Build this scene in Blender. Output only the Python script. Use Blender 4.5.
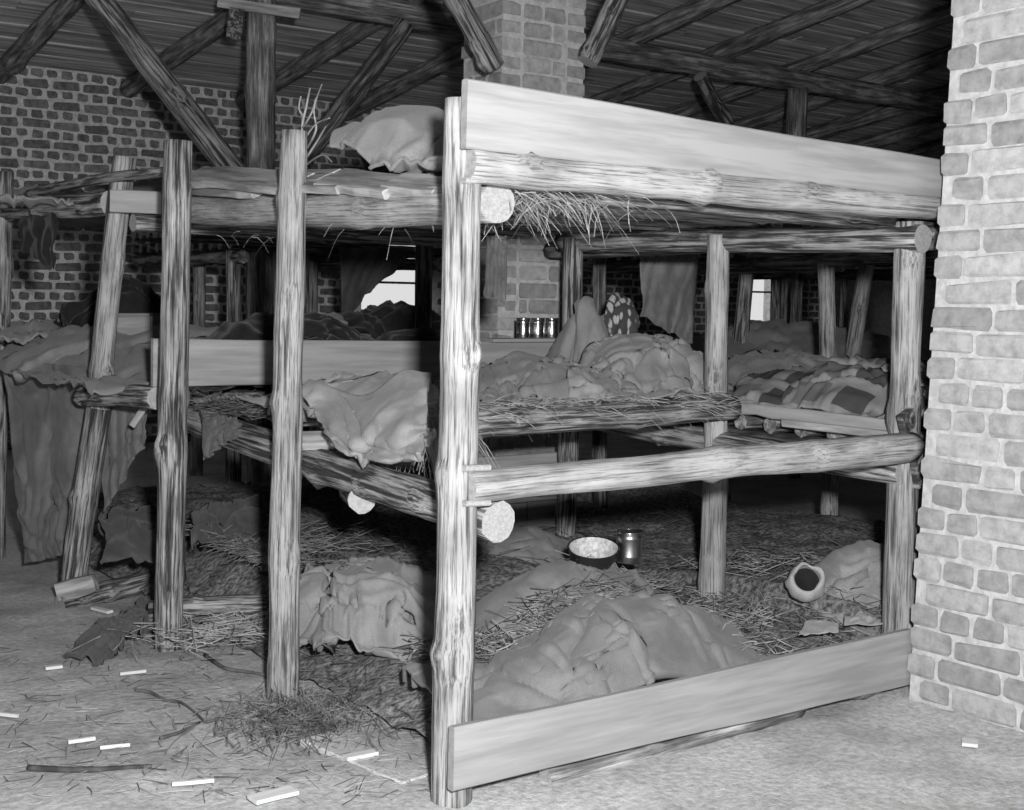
import bpy, bmesh, math, random
import numpy as np
from mathutils import Vector, Matrix, Quaternion, noise

for o in list(bpy.data.objects): bpy.data.objects.remove(o)
C = bpy.context.scene.collection
scn = bpy.context.scene

# ------------------------------------------------------------------ camera
FPX = 1300.0
CAM = Vector((-2.02, -3.02, 1.40))
F0 = Vector((.594, .805, 0)).normalized(); R0 = Vector((F0.y, -F0.x, 0))
TH = math.radians(4.62); PHI = math.radians(1.0)
FW = F0*math.cos(TH) - Vector((0, 0, 1))*math.sin(TH)
U0 = R0.cross(FW)
RT = R0*math.cos(PHI) + U0*math.sin(PHI); UP = U0*math.cos(PHI) - R0*math.sin(PHI)
cd = bpy.data.cameras.new('camera'); cam = bpy.data.objects.new('camera', cd); C.objects.link(cam)
M = Matrix.Identity(4)
for i in range(3):
    M[i][0] = RT[i]; M[i][1] = UP[i]; M[i][2] = -FW[i]; M[i][3] = CAM[i]
cam.matrix_world = M
cd.sensor_width = 36; cd.sensor_fit = 'HORIZONTAL'; cd.lens = 36*FPX/1024; cd.clip_start = .05
scn.camera = cam
# ------------------------------------------------------------------ light
w = bpy.data.worlds.new('world'); scn.world = w; w.use_nodes = True
w.node_tree.nodes['Background'].inputs[0].default_value = (1, 1, 1, 1)
w.node_tree.nodes['Background'].inputs[1].default_value = .9
ld = bpy.data.lights.new('flashbulb', 'POINT'); ld.energy = 1080; ld.shadow_soft_size = .075
lo = bpy.data.objects.new('flashbulb', ld); C.objects.link(lo)
lo.location = CAM + R0*.20 + Vector((0, 0, .25)) + F0*.02
vs = scn.view_settings
vs.view_transform = 'Standard'; vs.look = 'None'; vs.gamma = 1; vs.exposure = 0; vs.use_curve_mapping = False

# ------------------------------------------------------------------ helpers
rnd = random.Random(7)
def ray(px, py): return FW*FPX + RT*(px-512) + UP*(405-py)
def P(px, py, X=None, Y=None, Z=None, d=None):
    r = ray(px, py)
    if X is not None: t = (X-CAM.x)/r.x
    elif Y is not None: t = (Y-CAM.y)/r.y
    elif Z is not None: t = (Z-CAM.z)/r.z
    else: t = d/r.dot(F0)
    return CAM + r*t
def depth(p): return (Vector(p)-CAM).dot(F0)
def proj(p):
    v = Vector(p)-CAM; k = v.dot(FW)
    if k <= .05: return (-9999, -9999)
    return (512+FPX*v.dot(RT)/k, 405-FPX*v.dot(UP)/k)
W = {}
def place(o, mw, parent=None):
    C.objects.link(o); o.matrix_basis = mw; W[o.name] = mw
    if parent is not None:
        o.parent = parent; o.matrix_parent_inverse = W[parent.name].inverted()
    return o
def tag(o, label=None, cat=None, group=None, kind=None):
    if label: o['label'] = label
    if cat: o['category'] = cat
    if group: o['group'] = group
    if kind: o['kind'] = kind
    return o
def empty(name, loc, label=None, cat=None, group=None, kind=None):
    o = bpy.data.objects.new(name, None); o.empty_display_size = .1
    place(o, Matrix.Translation(Vector(loc))); return tag(o, label, cat, group, kind)
def mesh(name, verts, faces, mats, mi=None, smooth=True):
    me = bpy.data.meshes.new(name); me.from_pydata([tuple(v) for v in verts], [], faces)
    for m in (mats if isinstance(mats, (list, tuple)) else [mats]): me.materials.append(m)
    if mi is not None: me.polygons.foreach_set('material_index', mi)
    if isinstance(smooth, bool): me.polygons.foreach_set('use_smooth', [smooth]*len(me.polygons))
    else: me.polygons.foreach_set('use_smooth', smooth)
    me.update(); return me
def mobj(name, verts, faces, mats, parent=None, mw=None, mi=None, smooth=True):
    o = bpy.data.objects.new(name, mesh(name, verts, faces, mats, mi, smooth))
    return place(o, mw or Matrix.Identity(4), parent)
def nz(x, y, z): return noise.noise(Vector((x, y, z)))

# ------------------------------------------------------------------ materials
def nodes(name):
    m = bpy.data.materials.new(name); m.use_nodes = True
    nt = m.node_tree; b = nt.nodes['Principled BSDF']
    b.inputs['Specular IOR Level'].default_value = .2
    return m, nt, b
def N(nt, t, **k):
    n = nt.nodes.new(t)
    for a, v in k.items(): setattr(n, a, v)
    return n
def ramp(nt, stops):
    r = N(nt, 'ShaderNodeValToRGB'); e = r.color_ramp.elements
    while len(e) < len(stops): e.new(.5)
    for el, (p, v) in zip(e, stops): el.position = p; el.color = (v, v, v, 1)
    return r
def coords(nt, scale, rand=True):
    tc = N(nt, 'ShaderNodeTexCoord'); mp = N(nt, 'ShaderNodeMapping'); mp.inputs['Scale'].default_value = scale
    if rand:
        oi = N(nt, 'ShaderNodeObjectInfo'); ml = N(nt, 'ShaderNodeVectorMath', operation='MULTIPLY_ADD')
        cx = N(nt, 'ShaderNodeCombineXYZ')
        for i in range(3): nt.links.new(oi.outputs['Random'], cx.inputs[i])
        ml.inputs[1].default_value = (7.3, 5.1, 9.7)
        nt.links.new(cx.outputs[0], ml.inputs[0]); nt.links.new(tc.outputs['Object'], ml.inputs[2])
        nt.links.new(ml.outputs[0], mp.inputs['Vector'])
    else: nt.links.new(tc.outputs['Object'], mp.inputs['Vector'])
    return mp
def noisen(nt, vec, scale, detail=4, rough=.55, dist=0):
    n = N(nt, 'ShaderNodeTexNoise'); n.inputs['Scale'].default_value = scale; n.inputs['Detail'].default_value = detail
    n.inputs['Roughness'].default_value = rough; n.inputs['Distortion'].default_value = dist
    nt.links.new(vec.outputs[0], n.inputs['Vector']); return n
def bump(nt, b, h, strength, dist=.01):
    bp = N(nt, 'ShaderNodeBump'); bp.inputs['Strength'].default_value = strength; bp.inputs['Distance'].default_value = dist
    nt.links.new(h, bp.inputs['Height']); nt.links.new(bp.outputs[0], b.inputs['Normal'])
def mixmul(nt, a, bsock, fac=1.0):
    m = N(nt, 'ShaderNodeMix', data_type='RGBA', blend_type='MULTIPLY'); m.inputs['Factor'].default_value = fac
    nt.links.new(a, m.inputs['A']); nt.links.new(bsock, m.inputs['B']); return m.outputs['Result']

def log_mat(name, stops, along=1.5, across=26, bs=.6):
    m, nt, b = nodes(name); mp = coords(nt, (across, across, along))
    n = noisen(nt, mp, 1.0, 5, .6, .3); r = ramp(nt, stops); nt.links.new(n.outputs['Fac'], r.inputs[0])
    mp2 = coords(nt, (9, 9, 5)); n2 = noisen(nt, mp2, 1.0, 3); r2 = ramp(nt, [(.35, .62), (.6, 1)])
    nt.links.new(n2.outputs['Fac'], r2.inputs[0])
    mp3 = coords(nt, (170, 170, 5)); n3 = noisen(nt, mp3, 1.0, 4, .7); r3 = ramp(nt, [(.38, .42), (.50, 1)])
    nt.links.new(n3.outputs['Fac'], r3.inputs[0])
    c = mixmul(nt, mixmul(nt, r.outputs[0], r2.outputs[0]), r3.outputs[0])
    nt.links.new(c, b.inputs['Base Color']); b.inputs['Roughness'].default_value = .85
    bump(nt, b, n.outputs['Fac'], bs, .02); return m
def plain_mat(name, lo, hi, scale, detail=5, rough=.9, bs=.3, bd=.01, rand=True, dist=0, spread=.12):
    m, nt, b = nodes(name); mp = coords(nt, scale, rand); n = noisen(nt, mp, 1.0, detail, .6, dist)
    r = ramp(nt, [(.5-spread, lo), (.5+spread, hi)]); nt.links.new(n.outputs['Fac'], r.inputs[0])
    nt.links.new(r.outputs[0], b.inputs['Base Color']); b.inputs['Roughness'].default_value = rough
    if bs: bump(nt, b, n.outputs['Fac'], bs, bd)
    return m
M_PEEL = log_mat('peeled_log', [(.34, .10), (.42, .26), (.48, .42), (.66, .50)], 3.0, 62)
M_PEEL2 = log_mat('half_peeled_log', [(.40, .06), (.47, .18), (.53, .40), (.70, .52)], 3.2, 60)
M_RAIL = log_mat('clean_rail', [(.32, .18), (.40, .36), (.50, .45), (.75, .50)], 3.0, 60, .4)
M_BARK = log_mat('bark_log', [(.38, .06), (.50, .15), (.58, .36), (.74, .50)], 3.0, 36, .9)
M_DARKLOG = log_mat('old_dark_log', [(.35, .12), (.5, .30), (.60, .52), (.75, .68)], 2.6, 30, .9)
M_CUT = plain_mat('cut_wood_end', .30, .40, (110, 110, 6), 4, .9, .2)
M_PLANK = plain_mat('pale_sawn_plank', .27, .37, (2.0, 26, 26), 5, .85, .15, .004)
M_PLANK2 = plain_mat('grey_sawn_plank', .24, .38, (2.2, 30, 30), 5, .85, .2, .004)
M_ROOFP = plain_mat('old_roof_plank', .30, .72, (1.2, 22, 22), 6, .9, .3, .006)
M_CHIP = plain_mat('fresh_wood_chip', .66, .82, (3, 30, 30), 4, .9, .2, .004)
M_SLAB = plain_mat('split_slab_wood', .20, .52, (2.5, 24, 24), 6, .9, .5, .01)
def brick_mat(name, lo, hi):
    m, nt, b = nodes(name); mp = coords(nt, (22, 22, 22)); n = noisen(nt, mp, 1.0, 6, .65)
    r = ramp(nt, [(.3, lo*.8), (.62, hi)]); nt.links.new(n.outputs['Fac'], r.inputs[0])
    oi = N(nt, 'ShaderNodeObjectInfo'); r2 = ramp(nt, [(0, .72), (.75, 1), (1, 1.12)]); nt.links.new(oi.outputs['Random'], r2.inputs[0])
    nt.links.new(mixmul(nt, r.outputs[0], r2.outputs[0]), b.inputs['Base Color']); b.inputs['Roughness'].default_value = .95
    bump(nt, b, n.outputs['Fac'], .5, .01); return m
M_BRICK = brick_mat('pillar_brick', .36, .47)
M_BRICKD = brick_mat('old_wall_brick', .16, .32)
M_MORT = plain_mat('lime_mortar', .46, .60, (30, 30, 30), 6, .95, .7, .012, False)
M_MORTD = plain_mat('grey_mortar', .62, .88, (26, 26, 26), 6, .95, .7, .012, False)
def cloth_mat(name, lo, hi, weave=420):
    m, nt, b = nodes(name); mp = coords(nt, (7, 7, 7)); n = noisen(nt, mp, 1.0, 5, .6)
    r = ramp(nt, [(.35, lo), (.65, hi)]); nt.links.new(n.outputs['Fac'], r.inputs[0])
    mp2 = coords(nt, (weave, weave, weave)); n2 = noisen(nt, mp2, 1.0, 2); r2 = ramp(nt, [(.3, .72), (.7, 1.1)])
    nt.links.new(n2.outputs['Fac'], r2.inputs[0])
    nt.links.new(mixmul(nt, r.outputs[0], r2.outputs[0]), b.inputs['Base Color']); b.inputs['Roughness'].default_value = 1
    b.inputs['Sheen Weight'].default_value = .15; b.inputs['Specular IOR Level'].default_value = .05
    bump(nt, b, n2.outputs['Fac'], .25, .003); return m
M_LOWBOUNCE = plain_mat('low_bounce_dark', .05, .09, (3, 3, 3), 5, .95, .2)  # dark tone keeps flash bounce off the unseen walls and roof deck low
M_WOOL = cloth_mat('grey_wool', .20, .28)
M_WOOL2 = cloth_mat('light_grey_wool', .25, .34)
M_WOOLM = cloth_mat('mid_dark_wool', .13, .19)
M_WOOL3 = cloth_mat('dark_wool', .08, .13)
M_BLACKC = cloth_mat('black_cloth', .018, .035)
M_SACK = cloth_mat('sackcloth', .28, .38, 260)
M_PALEC = cloth_mat('pale_cloth', .42, .56)
M_STRAW = plain_mat('dry_straw', .20, .46, (9, 9, 9), 2, .9, 0)
M_STRAWD = plain_mat('dark_twigs', .05, .16, (9, 9, 9), 2, .9, 0)
M_TWIG = plain_mat('fine_twigs', .12, .30, (9, 9, 9), 2, .9, 0)
M_DIRT, nt, b = nodes('trodden_dirt')
mp = coords(nt, (1, 1, 1), False); n1 = noisen(nt, mp, 1.6, 8, .62); n2 = noisen(nt, mp, 38, 6, .7)
r1 = ramp(nt, [(.32, .45), (.62, .74)]); nt.links.new(n1.outputs['Fac'], r1.inputs[0])
r2 = ramp(nt, [(.3, .6), (.62, 1.05)]); nt.links.new(n2.outputs['Fac'], r2.inputs[0])
nt.links.new(mixmul(nt, r1.outputs[0], r2.outputs[0]), b.inputs['Base Color']); b.inputs['Roughness'].default_value = 1
bump(nt, b, n2.outputs['Fac'], .5, .02)
def metal(name, v, rough):
    m, nt, b = nodes(name); b.inputs['Metallic'].default_value = 1; b.inputs['Base Color'].default_value = (v, v, v, 1)
    b.inputs['Roughness'].default_value = rough; return m
M_TIN = metal('bright_tin', .85, .22); M_TINB = plain_mat('bowl_tin', .45, .75, (60, 60, 60), 3, .35, .3); M_TIND = metal('dull_tin', .45, .35)
M_ENAM, nt, b = nodes('dark_enamel'); b.inputs['Base Color'].default_value = (.03, .03, .03, 1); b.inputs['Roughness'].default_value = .3
M_GLASS, nt, b = nodes('window_glass')
tr = N(nt, 'ShaderNodeBsdfTransparent'); tr.inputs[0].default_value = (.95, .95, .95, 1); gl = N(nt, 'ShaderNodeBsdfGlossy'); gl.inputs['Roughness'].default_value = .05
mx = N(nt, 'ShaderNodeMixShader'); mx.inputs[0].default_value = .06
nt.links.new(tr.outputs[0], mx.inputs[1]); nt.links.new(gl.outputs[0], mx.inputs[2]); nt.links.new(mx.outputs[0], nt.nodes['Material Output'].inputs[0])
# blanket with woven squares
M_PLAID, nt, b = nodes('checked_blanket')
tc = N(nt, 'ShaderNodeUVMap'); mp = N(nt, 'ShaderNodeMapping'); mp.inputs['Scale'].default_value = (7, 5, 1); nt.links.new(tc.outputs[0], mp.inputs[0])
bk = N(nt, 'ShaderNodeTexBrick'); bk.offset = 0; bk.inputs['Scale'].default_value = 1; bk.inputs['Brick Width'].default_value = 1; bk.inputs['Row Height'].default_value = 1
bk.inputs['Mortar Size'].default_value = .17; bk.inputs['Color1'].default_value = (.05, .05, .05, 1); bk.inputs['Color2'].default_value = (.17, .17, .17, 1); bk.inputs['Mortar'].default_value = (.24, .24, .24, 1)
nt.links.new(mp.outputs[0], bk.inputs['Vector']); nt.links.new(bk.outputs[0], b.inputs['Base Color']); b.inputs['Roughness'].default_value = 1
M_QUILT, nt, b = nodes('patterned_quilt')
tc = N(nt, 'ShaderNodeUVMap'); vo = N(nt, 'ShaderNodeTexVoronoi'); vo.inputs['Scale'].default_value = 20; nt.links.new(tc.outputs[0], vo.inputs['Vector'])
r = ramp(nt, [(.38, .46), (.5, .07)]); nt.links.new(vo.outputs['Distance'], r.inputs[0]); nt.links.new(r.outputs[0], b.inputs['Base Color']); b.inputs['Roughness'].default_value = 1

# ------------------------------------------------------------------ shape builders
def log(name, p0, p1, r0, r1, mat, parent=None, seed=0, bend=.012, knots=4, segs=14, rough=.09, cut=None):
    p0, p1 = Vector(p0), Vector(p1); ax = p1-p0; L = ax.length
    n = max(6, min(46, int(L/.045))); rg = random.Random(seed*13+5)
    kn = [(rg.uniform(.06, .94)*L, rg.uniform(0, 6.28), rg.uniform(.18, .4)) for _ in range(knots)]
    bx, by = rg.uniform(-1, 1)*bend, rg.uniform(-1, 1)*bend
    V = []; Fc = []; mi = []; sm = []
    for i in range(n+1):
        t = i/n; z = t*L; r = r0+(r1-r0)*t
        ox = bx*math.sin(t*3.14)+.006*nz(seed*3.1, z*2.3, 0)*min(1, bend*80); oy = by*math.sin(t*3.14)+.006*nz(seed*3.1, z*2.3, 9)*min(1, bend*80)
        for j in range(segs):
            a = j/segs*2*math.pi
            f = 1+rough*nz(math.cos(a)*1.3+seed, math.sin(a)*1.3, z*3)+rough*.8*nz(math.cos(a)*3.2, math.sin(a)*3.2+seed, z*1.2)
            for kz, ka, kh in kn:
                da = (a-ka+math.pi) % (2*math.pi)-math.pi
                f += kh*math.exp(-((z-kz)/(.5*r0))**2-(da/.45)**2) + .05*math.exp(-((z-kz)/(.8*r0))**2)
            V.append((ox+r*f*math.cos(a), oy+r*f*math.sin(a), z))
    for i in range(n):
        for j in range(segs):
            k = (j+1) % segs; Fc.append((i*segs+j, i*segs+k, (i+1)*segs+k, (i+1)*segs+j)); mi.append(0); sm.append(True)
    Fc.append(tuple(range(segs-1, -1, -1))); Fc.append(tuple(n*segs+j for j in range(segs))); mi += [1, 1]; sm += [False, False]
    q = Vector((0, 0, 1)).rotation_difference(ax.normalized())
    mw = Matrix.Translation(p0) @ q.to_matrix().to_4x4()
    return mobj(name, V, Fc, [mat, cut or M_CUT], parent, mw, mi, sm)
def board(name, p0, p1, w0, t, mat, parent=None, up=(0, 0, 1), w1=None, seed=0, wob=.004, ragged=0.):
    """plank whose centre line runs p0-p1; width along up, thickness across"""
    p0, p1 = Vector(p0), Vector(p1); x = (p1-p0); L = x.length; x.normalize()
    y = Vector(up); y = (y-x*y.dot(x)).normalized(); z = x.cross(y); w1 = w1 if w1 is not None else w0
    n = max(2, int(L/.09)) if wob > 0 else 1; V = []; Fc = []
    c = min(.004, t*.2)
    for i in range(n+1):
        s = i/n; ww = (w0+(w1-w0)*s)/2
        a = wob*nz(seed+s*L*2.2, 1.5, 0); bb = wob*nz(seed+s*L*2.2, 7.5, 0)
        if ragged: a += ragged*nz(seed+s*L*9, 3, 1); bb += ragged*nz(seed+s*L*8, 13, 1)
        xx = s*L
        for (yy, zz) in ((-ww+a+c, -t/2), (-ww+a, -t/2+c), (-ww+a, t/2-c), (-ww+a+c, t/2), (ww+bb-c, t/2), (ww+bb, t/2-c), (ww+bb, -t/2+c), (ww+bb-c, -t/2)):
            V.append((xx, yy, zz+wob*.6*nz(s*L*1.3, seed, 4)))
    for i in range(n):
        for j in range(8):
            k = (j+1) % 8; Fc.append((i*8+j, (i+1)*8+j, (i+1)*8+k, i*8+k))
    Fc.append(tuple(range(8))); Fc.append(tuple(n*8+j for j in range(7, -1, -1)))
    mw = Matrix.Identity(4)
    for i in range(3): mw[i][0] = x[i]; mw[i][1] = y[i]; mw[i][2] = z[i]; mw[i][3] = p0[i]
    return mobj(name, V, Fc, mat, parent, mw, smooth=False)
def box_geo(x0, x1, y0, y1, z0, z1):
    return ([(x0, y0, z0), (x1, y0, z0), (x1, y1, z0), (x0, y1, z0), (x0, y0, z1), (x1, y0, z1), (x1, y1, z1), (x0, y1, z1)],
            [(0, 3, 2, 1), (4, 5, 6, 7), (0, 1, 5, 4), (1, 2, 6, 5), (2, 3, 7, 6), (3, 0, 4, 7)])
def boxes(name, lst, mat, parent=None, mw=None):
    V = []; Fc = []
    for b_ in lst:
        v, f = box_geo(*b_); k = len(V); V += v; Fc += [tuple(i+k for i in q) for q in f]
    return mobj(name, V, Fc, mat, parent, mw, smooth=False)
def post(name, base, top, d, r0, r1, mat, parent, seed, **k):
    """base/top pixels in a vertical plane at depth d"""
    return log(name, P(*base, d=d), P(*top, d=d), r0, r1, mat, parent, seed, **k)
def lathe(name, prof, mat, parent=None, loc=(0, 0, 0), segs=28, rot=None, cap=True):
    V = []; Fc = []
    for r, z in prof:
        for j in range(segs): a = j/segs*2*math.pi; V.append((r*math.cos(a), r*math.sin(a), z))
    for i in range(len(prof)-1):
        for j in range(segs): k = (j+1) % segs; Fc.append((i*segs+j, i*segs+k, (i+1)*segs+k, (i+1)*segs+j))
    if cap: Fc.append(tuple(range(segs-1, -1, -1)))
    return mobj(name, V, Fc, mat, parent, Matrix.Translation(Vector(loc)) @ (rot or Matrix.Identity(4)))

# ---- numpy cloth
def sim(P0, excess, hf, steps=110, pins=None, seed=0, bend=.12, grav=.0016, it=3, jit=.01, plane=None, fric=.25):
    rs = np.random.RandomState(seed); X = P0.astype(float).copy(); nu, nv, _ = X.shape
    du = np.linalg.norm(np.diff(P0, axis=0), axis=2)*excess; dv = np.linalg.norm(np.diff(P0, axis=1), axis=2)*excess
    dd = np.linalg.norm(P0[1:, 1:]-P0[:-1, :-1], axis=2)*excess; de = np.linalg.norm(P0[1:, :-1]-P0[:-1, 1:], axis=2)*excess
    bu = np.linalg.norm(P0[2:]-P0[:-2], axis=2)*excess; bv = np.linalg.norm(P0[:, 2:]-P0[:, :-2], axis=2)*excess
    # low-frequency jitter to seed the folds
    g = rs.randn(nu, nv)
    for _ in range(3):
        g = (g+np.roll(g, 1, 0)+np.roll(g, -1, 0)+np.roll(g, 1, 1)+np.roll(g, -1, 1))/5
    g /= g.std()+1e-9; X[..., 2] += jit*g; X[..., :2] += jit*.4*np.stack([np.roll(g, 3, 0), np.roll(g, 4, 1)], -1)
    inv = np.ones((nu, nv, 1))
    if pins is not None: inv[pins] = 0; X[pins] = P0[pins]
    prev = X.copy()
    def con(A, B, rest, wa, wb, k):
        D = B-A; l = np.linalg.norm(D, axis=-1, keepdims=True)+1e-9; ws = wa+wb+1e-9
        c = D*((l-rest[..., None])/l*k/ws); A += c*wa; B -= c*wb
    for s in range(steps):
        vel = (X-prev)*.96; prev = X.copy(); X = X+vel*inv; X[..., 2:] -= grav*inv
        for _ in range(it):
            for o in (0, 1):
                con(X[o:-1:2], X[o+1::2], du[o::2], inv[o:-1:2], inv[o+1::2], 1.)
                con(X[:, o:-1:2], X[:, o+1::2], dv[:, o::2], inv[:, o:-1:2], inv[:, o+1::2], 1.)
            for o in (0, 1):
                con(X[o:-1:2, :-1], X[o+1::2, 1:], dd[o::2], inv[o:-1:2, :-1], inv[o+1::2, 1:], .4)
                con(X[o:-1:2, 1:], X[o+1::2, :-1], de[o::2], inv[o:-1:2, 1:], inv[o+1::2, :-1], .4)
            for o in range(2):
                a = X[o:-2:4]; 
            con(X[0:-2:3], X[2::3][:X[0:-2:3].shape[0]], bu[0::3], inv[0:-2:3], inv[2::3][:X[0:-2:3].shape[0]], bend)
            con(X[:, 0:-2:3], X[:, 2::3][:, :X[:, 0:-2:3].shape[1]], bv[:, 0::3], inv[:, 0:-2:3], inv[:, 2::3][:, :X[:, 0:-2:3].shape[1]], bend)
            if hf is not None:
                h = hf(X[..., 0], X[..., 1])+.006; hit = (X[..., 2] < h) & (inv[..., 0] > 0)
                X[..., 2] = np.where(hit, h, X[..., 2])
                hx = hit[..., None]
                prev[..., :2] = np.where(hx, prev[..., :2]*fric+X[..., :2]*(1-fric), prev[..., :2])
                X[..., :2] = np.where(hx, X[..., :2]*.75+prev[..., :2]*.25, X[..., :2])
            if plane is not None: X = plane(X)
    return X
def cloth_obj(name, X, mat, label, cat, parent=None, thick=.007, group=None, sub=1):
    nu, nv, _ = X.shape; c = X.reshape(-1, 3).mean(0); c[2] = X[..., 2].min()
    V = (X.reshape(-1, 3)-c).tolist()
    Fc = [(i*nv+j, (i+1)*nv+j, (i+1)*nv+j+1, i*nv+j+1) for i in range(nu-1) for j in range(nv-1)]
    o = mobj(name, V, Fc, mat, parent, Matrix.Translation(Vector(c)))
    uv = o.data.uv_layers.new(name='UVMap'); k = 0
    for i in range(nu-1):
        for j in range(nv-1):
            for (a, b_) in ((i, j), (i+1, j), (i+1, j+1), (i, j+1)):
                uv.data[k].uv = (a/(nu-1), b_/(nv-1)); k += 1
    s = o.modifiers.new('solid', 'SOLIDIFY'); s.thickness = thick; s.offset = 0
    if sub: q = o.modifiers.new('sub', 'SUBSURF'); q.levels = sub; q.render_levels = sub
    if parent is None: tag(o, label, cat, group)
    return o
def wrinkle(X, amp, freq, seed, crease=1.5, face=None):
    nu, nv, _ = X.shape; Y = np.zeros((2*nu-1, 2*nv-1, 3)); Y[::2, ::2] = X
    Y[1::2, ::2] = (X[1:]+X[:-1])/2; Y[:, 1::2] = (Y[:, :-2:2]+Y[:, 2::2])/2
    Z = Y.copy(); Z[1:-1, 1:-1] = (2*Y[1:-1, 1:-1]+Y[:-2, 1:-1]+Y[2:, 1:-1]+Y[1:-1, :-2]+Y[1:-1, 2:])/6; Y = Z
    nn = np.cross(np.gradient(Y, axis=0), np.gradient(Y, axis=1)); nn /= np.linalg.norm(nn, axis=-1, keepdims=True)+1e-9
    fv = np.array(face) if face is not None else np.array((-.4*F0.x, -.4*F0.y, .9))
    if (nn*fv).sum(-1).mean() < 0: nn = -nn
    rg = random.Random(seed); D = np.zeros(Y.shape[:2])
    su = np.linalg.norm(np.diff(Y, axis=0), axis=2).mean(); sv = np.linalg.norm(np.diff(Y, axis=1), axis=2).mean()
    lay = [(rg.uniform(0, 3.14), freq*rg.uniform(.8, 1.2), amp), (rg.uniform(0, 3.14), freq*1.7, amp*.7), (rg.uniform(0, 3.14), freq*3.2, amp*.32)]
    cr = [(rg.uniform(0, 3.14), freq*.55, amp*crease), (rg.uniform(0, 3.14), freq*.9, amp*crease*.8)]
    for i in range(Y.shape[0]):
        for j in range(Y.shape[1]):
            x, y = i*su, j*sv; t = 0; wx = .12*nz(x*4, y*4, seed); wy = .12*nz(x*4, y*4, seed+9)
            for k, (an, f, a_) in enumerate(lay):
                ca, sa = math.cos(an), math.sin(an); p = ((x+wx)*ca+(y+wy)*sa)*f; q = (-(x+wx)*sa+(y+wy)*ca)*f*.38
                r_ = 1-abs(nz(p, q, seed+k*5))*2.2; t += a_*max(0, r_)**3*(.4+.9*max(0, nz(x*3, y*3, seed+k)+.45))
            for k, (an, f, a_) in enumerate(cr):
                ca, sa = math.cos(an), math.sin(an); p = ((x+wx*1.6)*ca+(y+wy*1.6)*sa)*f; q = (-(x+wx)*sa+(y+wy)*ca)*f*.3
                n_ = nz(p, q, seed+31+k*7); r_ = max(0, 1-abs(n_)*9); t -= a_*r_*r_*max(0, min(1, .5+2*nz(x*2.5, y*2.5, seed+k+40))); t += a_*.5*max(0, 1-abs(abs(n_)-.16)*7)
            D[i, j] = t
    return Y+nn*D[..., None]
def quad_grid(a, b_, c, d, nu, nv):
    a, b_, c, d = [np.array(v) for v in (a, b_, c, d)]
    u = np.linspace(0, 1, nu)[:, None, None]; v = np.linspace(0, 1, nv)[None, :, None]
    return a*(1-u)*(1-v)+b_*u*(1-v)+c*u*v+d*(1-u)*v
def mound(cx, cy, rx, ry, h, rot=0, p=2.0):
    cr, sr = math.cos(rot), math.sin(rot)
    def f(x, y):
        X = ((x-cx)*cr+(y-cy)*sr)/rx; Y = (-(x-cx)*sr+(y-cy)*cr)/ry; q = np.clip(1-(np.abs(X)**p+np.abs(Y)**p), 0, 1)
        return h*np.sqrt(q)*(.55+.45*q)
    return f
def surf(base, *ms):
    def f(x, y):
        z = np.zeros_like(x)+base
        for m in ms: z = np.maximum(z, base+m(x, y))
        return z
    return f
def heap(name, quad, hf, mat, label, cat, excess=1.2, n=44, seed=1, steps=90, jit=.02, lift=.03, thick=.008, parent=None, group=None, bend=.12, wr=.022, wf=4.5):
    """cloth dropped in folds on a surface; quad is four (x,y)"""
    q = [np.array((p[0], p[1], 0.)) for p in quad]; G = quad_grid(*q, n, n)
    G[..., 2] = hf(G[..., 0], G[..., 1])+lift
    X = sim(G, excess, hf, steps, None, seed, bend, jit=jit)
    if wr: X = wrinkle(X, wr, wf, seed)
    return cloth_obj(name, X, mat, label, cat, parent, thick, group, sub=0 if wr else 1)
def hang(name, a, b_, length, mat, label, cat, nu=30, nv=34, seed=1, low=None, thick=.007, parent=None, amp=.035, freq=5., ragged=.03, taper=.04, wr=.005, **kw):
    """cloth gathered along a-b and hanging down in folds"""
    a, b_ = Vector(a), Vector(b_); la, lb = length if isinstance(length, tuple) else (length, length)
    ax = (b_-a); wd = ax.length; X = np.zeros((nu, nv, 3)); fw = Vector((-F0.x, -F0.y, 0))
    for i in range(nu):
        u = i/(nu-1)
        for j in range(nv):
            v = j/(nv-1); L = la+(lb-la)*u+ragged*nz(u*5+seed, 2, 0)
            uu = u+.10*nz(u*2+seed, v*2, 3)*v
            f = math.sin(uu*freq*6.283+seed+1.2*nz(u*2, v*1.5, seed))*(.55+.45*nz(u*4, v, seed+5))
            f = amp*(.35+.65*v)*(f+.55*math.sin(uu*freq*2.3*6.283+seed*2)*(.3+.7*nz(u*3, v*2, seed)))
            f += .03*max(0, 1-abs(nz(u*4+v*1.5, v*1.2, seed+3))*3)+.02*nz(u*3, v*5, seed+2)+.012*nz(u*9+v*3, v*4, seed)
            p = a+ax*(uu*(1-2*taper*v)+taper*v)-Vector((0, 0, L*v))+fw*f
            if low is not None and p.z < low: p = p+fw*(low-p.z)*.6; p.z = low+.012*nz(u*9, v*9, 1)
            X[i, j] = p
    X = wrinkle(X, wr, 4, seed, 1.8, -F0)
    return cloth_obj(name, X, mat, label, cat, parent, thick, sub=0)
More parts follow.
